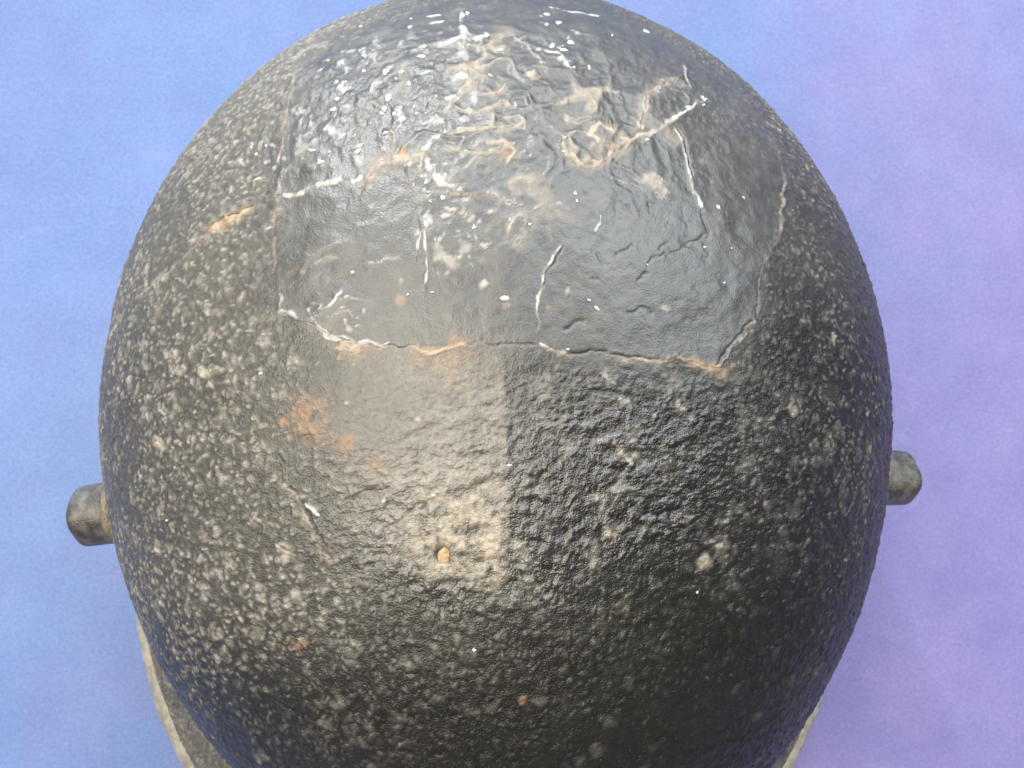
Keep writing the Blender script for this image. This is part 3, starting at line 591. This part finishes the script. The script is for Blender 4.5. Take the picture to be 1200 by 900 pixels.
# sharp little pits in the centre
sk_ = MM.copy(); sk_[:, 0], sk_[:, 1] = MM[:, 0] * 0.8 + MM[:, 1] * 0.35, MM[:, 1] * 1.15 - MM[:, 0] * 0.35
rid = 1 - np.abs(fbm(sk_, 2.6, 51, 3, 0.6))
pits = fbm(sk_, 2.6, 55, 3, 0.55)
H += fine_w * (0.16 * (rid - 0.7) + 0.40 * pits + 0.26 * b1 * r1 + 0.15 * b2 * r2)
H += smooth_mid * (0.06 * n1 + 0.08 * np.clip(pits, -1, 0.1))
# the coat: thicker, gently buckled, wrinkled towards the crown's back
wv = MM + 3.0 * np.stack([vnoise(MM, 9, 61), vnoise(MM + 30, 9, 62), MM[:, 0] * 0], 1)
fold = 1 - np.abs(fbm(wv, 9.5, 65, 2, 0.4)) * 2.2
fold = np.clip(fold, 0, 1) ** 2
H += 0.10 * coat_hard + 0.12 * coat_soft
H += coat_soft * (0.34 * fbm(MM, 8, 71, 3, 0.6) + 0.05 * n1 + 0.08 * n2)
H += wrk * (0.50 * fold + 0.32 * (np.clip(1 - np.abs(fbm(wv, 6.0, 67, 3, 0.55)) * 2.6, 0, 1) ** 1.5) + 0.08 * n1)
tl = np.clip(el(-30, 76, 26, 22), 0, 1) * onl
tln = fbm(MM, 3.0, 77, 3)
H += tl * 0.30 * np.clip(tln * 2.0, -0.5, 1)
rt = np.clip(el(38, 40, 26, 22), 0, 1) * onl
H += -rt * 0.30 * np.clip(fbm(MM, 4.0, 79, 3) - 0.18, 0, 1) * 2

# ---- colour fields
dust_sheen = np.zeros(len(X), np.float32); rust = dust_sheen.copy(); white = dust_sheen.copy(); tan = dust_sheen.copy(); dark_mark = dust_sheen.copy()
clump = 1.2 * fbm(MM, 14, 81, 3) + 0.5 * fbm(MM, 45, 82, 2)
left = sstep(20, -60, X)
dot1 = (1 - sstep(0.05, 0.62, w1)) * sstep(0.25, 1.0, r1 + 0.45 * clump + 0.12 * left)
dot2 = (1 - sstep(0.05, 0.60, w2)) * sstep(0.25, 1.1, r2 + 0.45 * clump + 0.10 * left)
low = sstep(-85, -25, Y - 0.25 * X)  # darker front right: shade put in by thinning the specks
dust_sheen += pebw * (0.38 * dot1 + 0.56 * dot2) * (0.03 + 0.97 * np.clip(low * (0.45 + 0.55 * left) + 0.15 * left + 0.55 * sstep(45, 85, X) * sstep(-110, -50, Y), 0, 1))
dust_sheen += pebw * (0.12 * left * sstep(-70, -30, Y) + 0.02 + 0.10 * sstep(55, 100, Y))  # last term: window sheen on the back edge, painted as pale colour
w3, r3 = worley(wp + 31.0, 5.5, 35)
bigdot = (1 - sstep(0.05, 0.42, w3 + 0.14 * n2 + 0.1 * n1)) * sstep(0.62, 0.8, r3 + 0.1 * left)
dust_sheen += pebw * 0.38 * bigdot * (0.35 + 0.65 * left)
dust_sheen *= 1 + 0.50 * left * sstep(-75, -35, Y) * (1 - coat_soft)
H += pebw * 0.22 * bigdot
dust_sheen += smooth_mid * 0.10 + 0.20 * np.clip(el(-16, -24, 17, 13), 0, 1) * onl * sstep(-0.2, 0.4, n2)  # second term paints a warm highlight around the pit
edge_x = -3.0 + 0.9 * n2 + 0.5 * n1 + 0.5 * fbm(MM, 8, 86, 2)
warm_lit_side = onl * sstep(0.5, -0.5, X - edge_x) * sstep(-44, -34, Y + 0.35 * (X + 3) + 2 * n2) * sstep(17, 8, Y) * sstep(-46, -14, X)  # warm light left of the crown line, painted into the colour
dust_sheen += warm_lit_side * (0.26 + 0.22 * n2 + 0.15 * n1)
dust_sheen += fine_w * (1 - warm_lit_side) * 0.42 * sstep(0.22, 0.6, fbm(MM, 5.0, 84, 3) + 0.25 * n1) * sstep(-60, -20, Y)
tan += warm_lit_side * 0.75 * np.clip(el(-13, -27, 12, 12) * 1.3, 0, 1) * sstep(-0.5, 0.6, n1 + n2) + warm_lit_side * 0.08  # cream highlight near the plug, painted in tan
dust_sheen += coat_soft * 0.10 * sstep(0.1, 0.6, fbm(MM, 6, 83, 3))
tan += wrk * 0.65 * sstep(0.50, 0.97, fold) * sstep(-0.3, 0.3, fbm(MM, 8, 85, 2))
shoulder = sstep(30, 60, X) * sstep(50, 75, Y) * (K <= ND)
dust_sheen += shoulder * (0.30 * dot2 + 0.18 * dot1 + 0.05)
H += shoulder * (0.10 * b2 + 0.08 * n1)
white += tl * 0.75 * sstep(0.27, 0.46, tln) * sstep(-0.2, 0.4, fbm(MM, 10, 87, 2))  # wet glints at the back left, painted white
dust_sheen += tl * 0.25 * sstep(0.1, 0.45, fbm(MM, 5.0, 89, 3))

# ---- seams, cracks, raised veins
jit = np.stack([fbm(MM, 2.4, 91, 2), fbm(MM + 70, 2.4, 93, 2)], 1) * 0.75
jx, jy = X + jit[:, 0], Y + jit[:, 1]
wmod = 1 + 0.55 * fbm(MM, 3.0, 95, 2)
brk = sstep(-0.35, 0.15, fbm(MM, 2.0, 97, 2))
SLOPE = 1 / np.maximum(NOR[:, 2], 0.3)
for pts, hw, h, wh, ta, ru, dk in SEAMS:
    q = np.array(pts).reshape(-1, 2)
    hw = max(hw * (1.0 if (wh >= 0.75 or ta >= 0.6) else 0.78), 0.23)
    m = hw * 4 + 2.0
    sel = np.where(onDome & (X > q[:, 0].min() - m) & (X < q[:, 0].max() + m) & (Y > q[:, 1].min() - m) & (Y < q[:, 1].max() + m))[0]
    if not len(sel): continue
    d = np.full(len(sel), 99.0); side = np.ones(len(sel))
    for (x0, y0), (x1, y1) in zip(q[:-1], q[1:]):
        dd = seg_dist2(jx[sel], jy[sel], x0, y0, x1, y1)
        cr = (x1 - x0) * (jy[sel] - y0) - (y1 - y0) * (jx[sel] - x0)
        m_ = dd < d
        d[m_] = dd[m_]; side[m_] = np.sign(cr[m_])
    wloc = hw * np.clip(wmod[sel], 0.2, 2.2)
    core = 1 - sstep(0.45, 1.05, d / wloc + 0.55 * n1[sel] + 0.25 * n2[sel])
    wide = np.exp(-(d / (wloc * 1.5)) ** 2)
    bk = brk[sel]
    if h > 0:      # the coat curls up towards the crack from one side and breaks off at the other
        flip = 1.0 if (len(pts) * 7 + int(abs(pts[0]) * 10)) % 3 else -1.0
        sg = sstep(-0.35 * hw, 0.35 * hw, side * d * flip)
        H[sel] += h * (0.75 * sg * np.exp(-d / (1.1 + 1.2 * hw)) + 0.30 * wide * (0.4 + 0.6 * bk) - 0.22 * core * (1 - bk))
    else:
        H[sel] += h * (0.6 * wide + 0.4 * core)
    white[sel] = np.maximum(white[sel], wh * core * (0.15 + 0.85 * bk) * (0.80 if wh > 0.6 else 0.40))
    halo = np.exp(-(d / (wloc * 2.6)) ** 2) * sstep(-0.5, 0.6, n2[sel] + 0.6 * n1[sel])
    tan[sel] = np.maximum(tan[sel], ta * np.maximum(1.1 * core * (0.5 + 0.5 * bk), 0.65 * halo))
    rust[sel] = np.maximum(rust[sel], ru * np.exp(-(d / (wloc * 2.2)) ** 2))
    dark_mark[sel] = np.maximum(dark_mark[sel], dk * core * (0.3 + 0.7 * bk))

for sx, sy, rx, ry, an, h, wh, ta, ru in SPOTS:
    if wh >= 1: continue                         # those are flakes and modelled glints, built below
    m = max(rx, ry) * 2.2
    sel = np.where(onDome & (np.abs(X - sx) < m) & (np.abs(Y - sy) < m))[0]
    a_ = math.radians(an); c_, s_ = math.cos(a_), math.sin(a_)
    ux, uy = jx[sel] - sx, jy[sel] - sy
    d = np.hypot((ux * c_ + uy * s_) / rx, (-ux * s_ + uy * c_) / ry)
    if ru > 0.2:
        d = d * 0.62; ru = min(1.0, ru * 1.35)
    g = (1 - sstep(0.3, 1.3, d + 0.7 * n2[sel] + 0.4 * n1[sel] + 0.35 * (1 - b2[sel])))
    H[sel] += h * g
    white[sel] = np.maximum(white[sel], wh * g * 0.6)
    tan[sel] = np.maximum(tan[sel], ta * g)
    rust[sel] = np.maximum(rust[sel], ru * g * (0.65 + 0.5 * n1[sel]))
# pit with a plug in it, lower left of the crown
PIT = (-17.1, -30.7)
d = np.hypot((X - PIT[0] + 0.3) / 1.7, (Y - PIT[1] - 0.5) / 2.4) + 0.2 * n2
H -= onl * 0.75 * (1 - sstep(0.45, 1.25, d))
dark_mark = np.maximum(dark_mark, onl * 0.8 * (1 - sstep(0.3, 1.15, np.hypot((X - PIT[0] + 0.7) / 1.7, (Y - PIT[1] - 0.9) / 2.5) + 0.3 * n2)))  # darker inside the pit, most towards its upper left
for a_ in (dust_sheen, rust, white, tan, dark_mark): np.clip(a_, 0, 1, out=a_)
dust_sheen = np.clip(dust_sheen + np.where(sk, 0.55 * sstep(0.1, 0.6, s) * (0.55 + 0.5 * n2 + 0.5 * b2), 0), 0, 1).astype(np.float32)
# the skirt fades to a calmer relief
H *= np.where(sk, 1 - 0.5 * s, 1.0)

CO2 = CO + NOR * (H * 0.001)[:, None]
ii = np.arange(W * W).reshape(W, W)
Q = np.stack([ii[:-1, :-1], ii[:-1, 1:], ii[1:, 1:], ii[1:, :-1]], -1).reshape(-1, 4)
coat_face = pin[Q].all(1)

helmet = link(bpy.data.objects.new('steel_helmet', None))
helmet.empty_display_size = 0.05
helmet['label'] = 'dark pitted steel helmet with cracked paint, seen from above on the blue table'
helmet['category'] = 'helmet'

def sub_mesh(name, quads):
    used = np.unique(quads)
    remap = np.full(len(CO2), -1, np.int64); remap[used] = np.arange(len(used))
    me = mesh_np(name, CO2[used], remap[quads])
    for an, ch in (('wear', (dust_sheen, rust, white, gloss)), ('layer', (coat_col, tan, dark_mark))):
        at = me.attributes.new(an, 'FLOAT_COLOR', 'POINT')
        c = np.ones((len(used), 4), np.float32)
        for k in range(len(ch)): c[:, k] = ch[k][used]
        at.data.foreach_set('color', c.ravel())
    me.materials.append(m_shell)
    return link(bpy.data.objects.new(name, me), helmet)
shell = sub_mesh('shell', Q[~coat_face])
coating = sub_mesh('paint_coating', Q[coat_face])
coating['label'] = 'smoother grey cracked and wrinkled coat over the crown'

# ------------------------------------------------------------------ loose flakes on the crown, some standing in for glints
rng = random.Random(7)
Hg = H.reshape(W, W)
def surf(x, y):
    """point and normal of the smooth dome, mm plan -> m"""
    x, y = x / 1000, y / 1000
    zz = float(dome_z(x, y)); ep = 1e-4
    nx = -(float(dome_z(x + ep, y)) - float(dome_z(x - ep, y))) / (2 * ep)
    ny = -(float(dome_z(x, y + ep)) - float(dome_z(x, y - ep))) / (2 * ep)
    return Vector((x, y, zz)), Vector((nx, ny, 1)).normalized()
domeidx = np.where(onDome)[0]
for sx, sy, rx, ry, an, h, wh, ta, ru in SPOTS:
    if wh < 1 or (max(rx, ry) < 0.62 and rng.random() < 0.45): continue
    rx, ry = rx * 0.85, ry * 0.8
    p, nrm = surf(sx, sy)
    k = domeidx[np.argmin((X[domeidx] - sx) ** 2 + (Y[domeidx] - sy) ** 2)]
    p = Vector(CO2[k]) + nrm * 0.00004
    tx = Vector((1, 0, 0)); tx = (tx - nrm * tx.dot(nrm)).normalized(); ty = nrm.cross(tx)
    a0 = math.radians(an)
    nn = 9
    vs_, fs = [], []
    rad = [rng.uniform(0.38, 1.3) for _ in range(nn)]
    thick = 0.00016 + 0.00006 * min(rx, ry)
    for ring, (sc_, hz) in enumerate(((1.0, -0.0003), (0.97, thick * 0.6), (0.6, thick))):
        for i in range(nn):
            t = 2 * math.pi * i / nn
            a = rx * rad[i] * sc_ * math.cos(t) * 0.001; b = ry * rad[i] * sc_ * math.sin(t) * 0.001
            a, b = a * math.cos(a0) - b * math.sin(a0), a * math.sin(a0) + b * math.cos(a0)
            bend = -(a * a + b * b) / (2 * 0.13)
            vs_.append(p + tx * a + ty * b + nrm * (hz + bend))
    for ring in (0, 1):
        for i in range(nn):
            j = (i + 1) % nn
            fs.append((ring * nn + i, ring * nn + j, ring * nn + nn + j, ring * nn + nn + i))
    fs.append(tuple(range(2 * nn, 3 * nn)))
    me = bpy.data.meshes.new('flake_glint'); me.from_pydata([tuple(v) for v in vs_], [], fs)
    me.polygons.foreach_set('use_smooth', np.ones(len(fs), bool))
    me.materials.append(m_flake_glint)
    inside_coat = bool(pin[k])
    link(bpy.data.objects.new('flake_glint', me), coating if inside_coat else shell)

# plug in the pit
p, nrm = surf(*PIT)
tx = Vector((1, 0, 0)); tx = (tx - nrm * tx.dot(nrm)).normalized(); ty = nrm.cross(tx)
vs_, fs = [], []
nn = 14
for sc_, hz in ((1.05, -0.0014), (1.0, -0.0005), (0.9, -0.00025), (0.5, -0.0002)):
    for i in range(nn):
        t = 2 * math.pi * i / nn
        jr = (1.0, 0.92, 1.1, 0.95, 1.05, 0.86, 1.0, 1.12, 0.9, 1.04, 0.98, 0.85, 1.08, 0.94)[i]
        sc_j = sc_ * jr
        a = 0.00135 * sc_j * math.copysign(abs(math.cos(t)) ** 0.8, math.cos(t)); b = 0.0022 * sc_j * math.sin(t)
        a, b = a * 0.97 + b * 0.24, -a * 0.24 + b * 0.97
        vs_.append(tuple(p + tx * a + ty * b + nrm * hz))
for k in range(3):
    for i in range(nn):
        j = (i + 1) % nn
        fs.append((k * nn + i, k * nn + j, k * nn + nn + j, k * nn + nn + i))
fs.append(tuple(range(3 * nn, 4 * nn)))
me = bpy.data.meshes.new('rivet'); me.from_pydata(vs_, [], fs); me.materials.append(m_ochre)
me.polygons.foreach_set('use_smooth', np.ones(len(fs), bool))
o = link(bpy.data.objects.new('rivet', me), helmet)
o['label'] = 'small ochre plug in a pit of the dark shell'

# ------------------------------------------------------------------ rolled rim
NTH = 720
tha = np.linspace(0, 2 * math.pi, NTH, endpoint=False)
r_, z_ = rim_curve(tha)
cen = np.stack([r_ * np.cos(tha), r_ * np.sin(tha), z_], 1)
tan_ = np.roll(cen, -1, 0) - np.roll(cen, 1, 0); tan_ /= np.linalg.norm(tan_, axis=1)[:, None]
out = np.stack([tan_[:, 1], -tan_[:, 0], 0 * r_], 1); out /= np.linalg.norm(out, axis=1)[:, None]
phi = np.abs((tha + math.pi / 2 + math.pi) % (2 * math.pi) - math.pi)
out[:, 2] -= 0.25; out /= np.linalg.norm(out, axis=1)[:, None]
up = np.cross(out, tan_); up *= np.sign(up[:, 2])[:, None]
wav = 1 + 0.12 * np.sin(tha * 23 + 1) * np.sin(tha * 7) + 0.06 * np.sin(tha * 61)
NP = 14
pts = []
for k in range(NP):
    t = 2 * math.pi * k / NP
    pts.append(cen + out * (0.0027 * math.cos(t) * wav - 0.0005)[:, None] + up * (0.0013 * math.sin(t) * wav + 0.0002)[:, None])
rv = np.stack(pts, 1).reshape(-1, 3)
rq = []
for i in range(NTH):
    i2 = (i + 1) % NTH
    for k in range(NP):
        k2 = (k + 1) % NP
        rq.append((i * NP + k, i2 * NP + k, i2 * NP + k2, i * NP + k2))
rim = link(bpy.data.objects.new('rim', mesh_np('rim', rv, rq)), helmet)
rim.data.materials.append(m_rim)
rim['label'] = 'worn pale rolled edge of the brim'

# ------------------------------------------------------------------ side lugs
def lathe(profile, nseg, jitter, seed, squash=0.0):
    rg = random.Random(seed)
    v, f = [], []
    lobes = [rg.uniform(-1, 1) for _ in range(6)]
    for k, (xx, rad) in enumerate(profile):
        for i in range(nseg):
            t = 2 * math.pi * i / nseg
            w = 1 + jitter * sum(lobes[q] * math.sin((q + 2) * t + q * 1.7 + xx * 90 * (q % 2)) for q in range(4)) / 3
            w *= 1 + squash * math.cos(4 * t) * 0.5
            v.append((xx, rad * w * math.cos(t), rad * w * math.sin(t)))
    for k in range(len(profile) - 1):
        for i in range(nseg):
            j = (i + 1) % nseg
            f.append((k * nseg + i, k * nseg + j, (k + 1) * nseg + j, (k + 1) * nseg + i))
    return v, f
def make_lug(side, seed, length, radius, yaw, label):
    R = radius
    prof = [(-0.012, R * 1.12), (-0.001, R * 1.10), (0.0010, R * 1.02), (0.0028, R * 0.985)]
    for k in range(8):
        prof.append((0.004 + (length - 0.0062) * k / 7, R * (0.98 - 0.03 * k / 7)))
    for k in range(1, 7):
        t = k / 6 * math.pi / 2
        prof.append((length - 0.0022 + 0.0022 * math.sin(t), R * (0.95 - 0.22 * (1 - math.cos(t)))))
    prof += [(length + 0.0001, R * 0.55), (length - 0.0002, R * 0.34), (length - 0.0008, R * 0.30)]
    v, f = lathe(prof, 48, 0.06, seed, 0.09)
    me = bpy.data.meshes.new('lug'); me.from_pydata(v, [], f)
    me.polygons.foreach_set('use_smooth', np.ones(len(f), bool))
    me.materials.append(m_lug)
    o = link(bpy.data.objects.new('lug', me), helmet)
    y, zc = -0.0259, 0.0965
    xr = A * math.sqrt(1 - (y / BF) ** 2) * (1 - ((zc - ZE) / CC) ** NN) ** (1 / NN)
    o.location = (side * xr, y, zc)
    o.rotation_euler = (0, 0, (0 if side > 0 else math.pi) + yaw)
    o['label'] = label
    hv, hf = lathe([(length - 0.0007, R * 0.31), (length - 0.009, R * 0.29), (length - 0.0091, 0.0001)], 24, 0.0, 1)
    hm = bpy.data.meshes.new('vent_hole'); hm.from_pydata(hv, [], hf); hm.materials.append(m_hole)
    link(bpy.data.objects.new('vent_hole', hm), o)
    cv, cf = lathe([(-0.006, R * 1.10), (0.0004, R * 1.09), (0.0012, R * 1.06), (0.0020, R * 0.99)], 48, 0.05, seed + 3, 0.05)
    cm = bpy.data.meshes.new('collar'); cm.from_pydata(cv, [], cf); cm.materials.append(m_collar)
    cm.polygons.foreach_set('use_smooth', np.ones(len(cf), bool))
    link(bpy.data.objects.new('collar', cm), o)
    return o
make_lug(-1, 3, 0.0124, 0.0091, math.radians(6), 'blunt round lug on the left side of the helmet')
make_lug(1, 8, 0.0122, 0.0086, math.radians(-4), 'blunt round lug on the right side of the helmet')
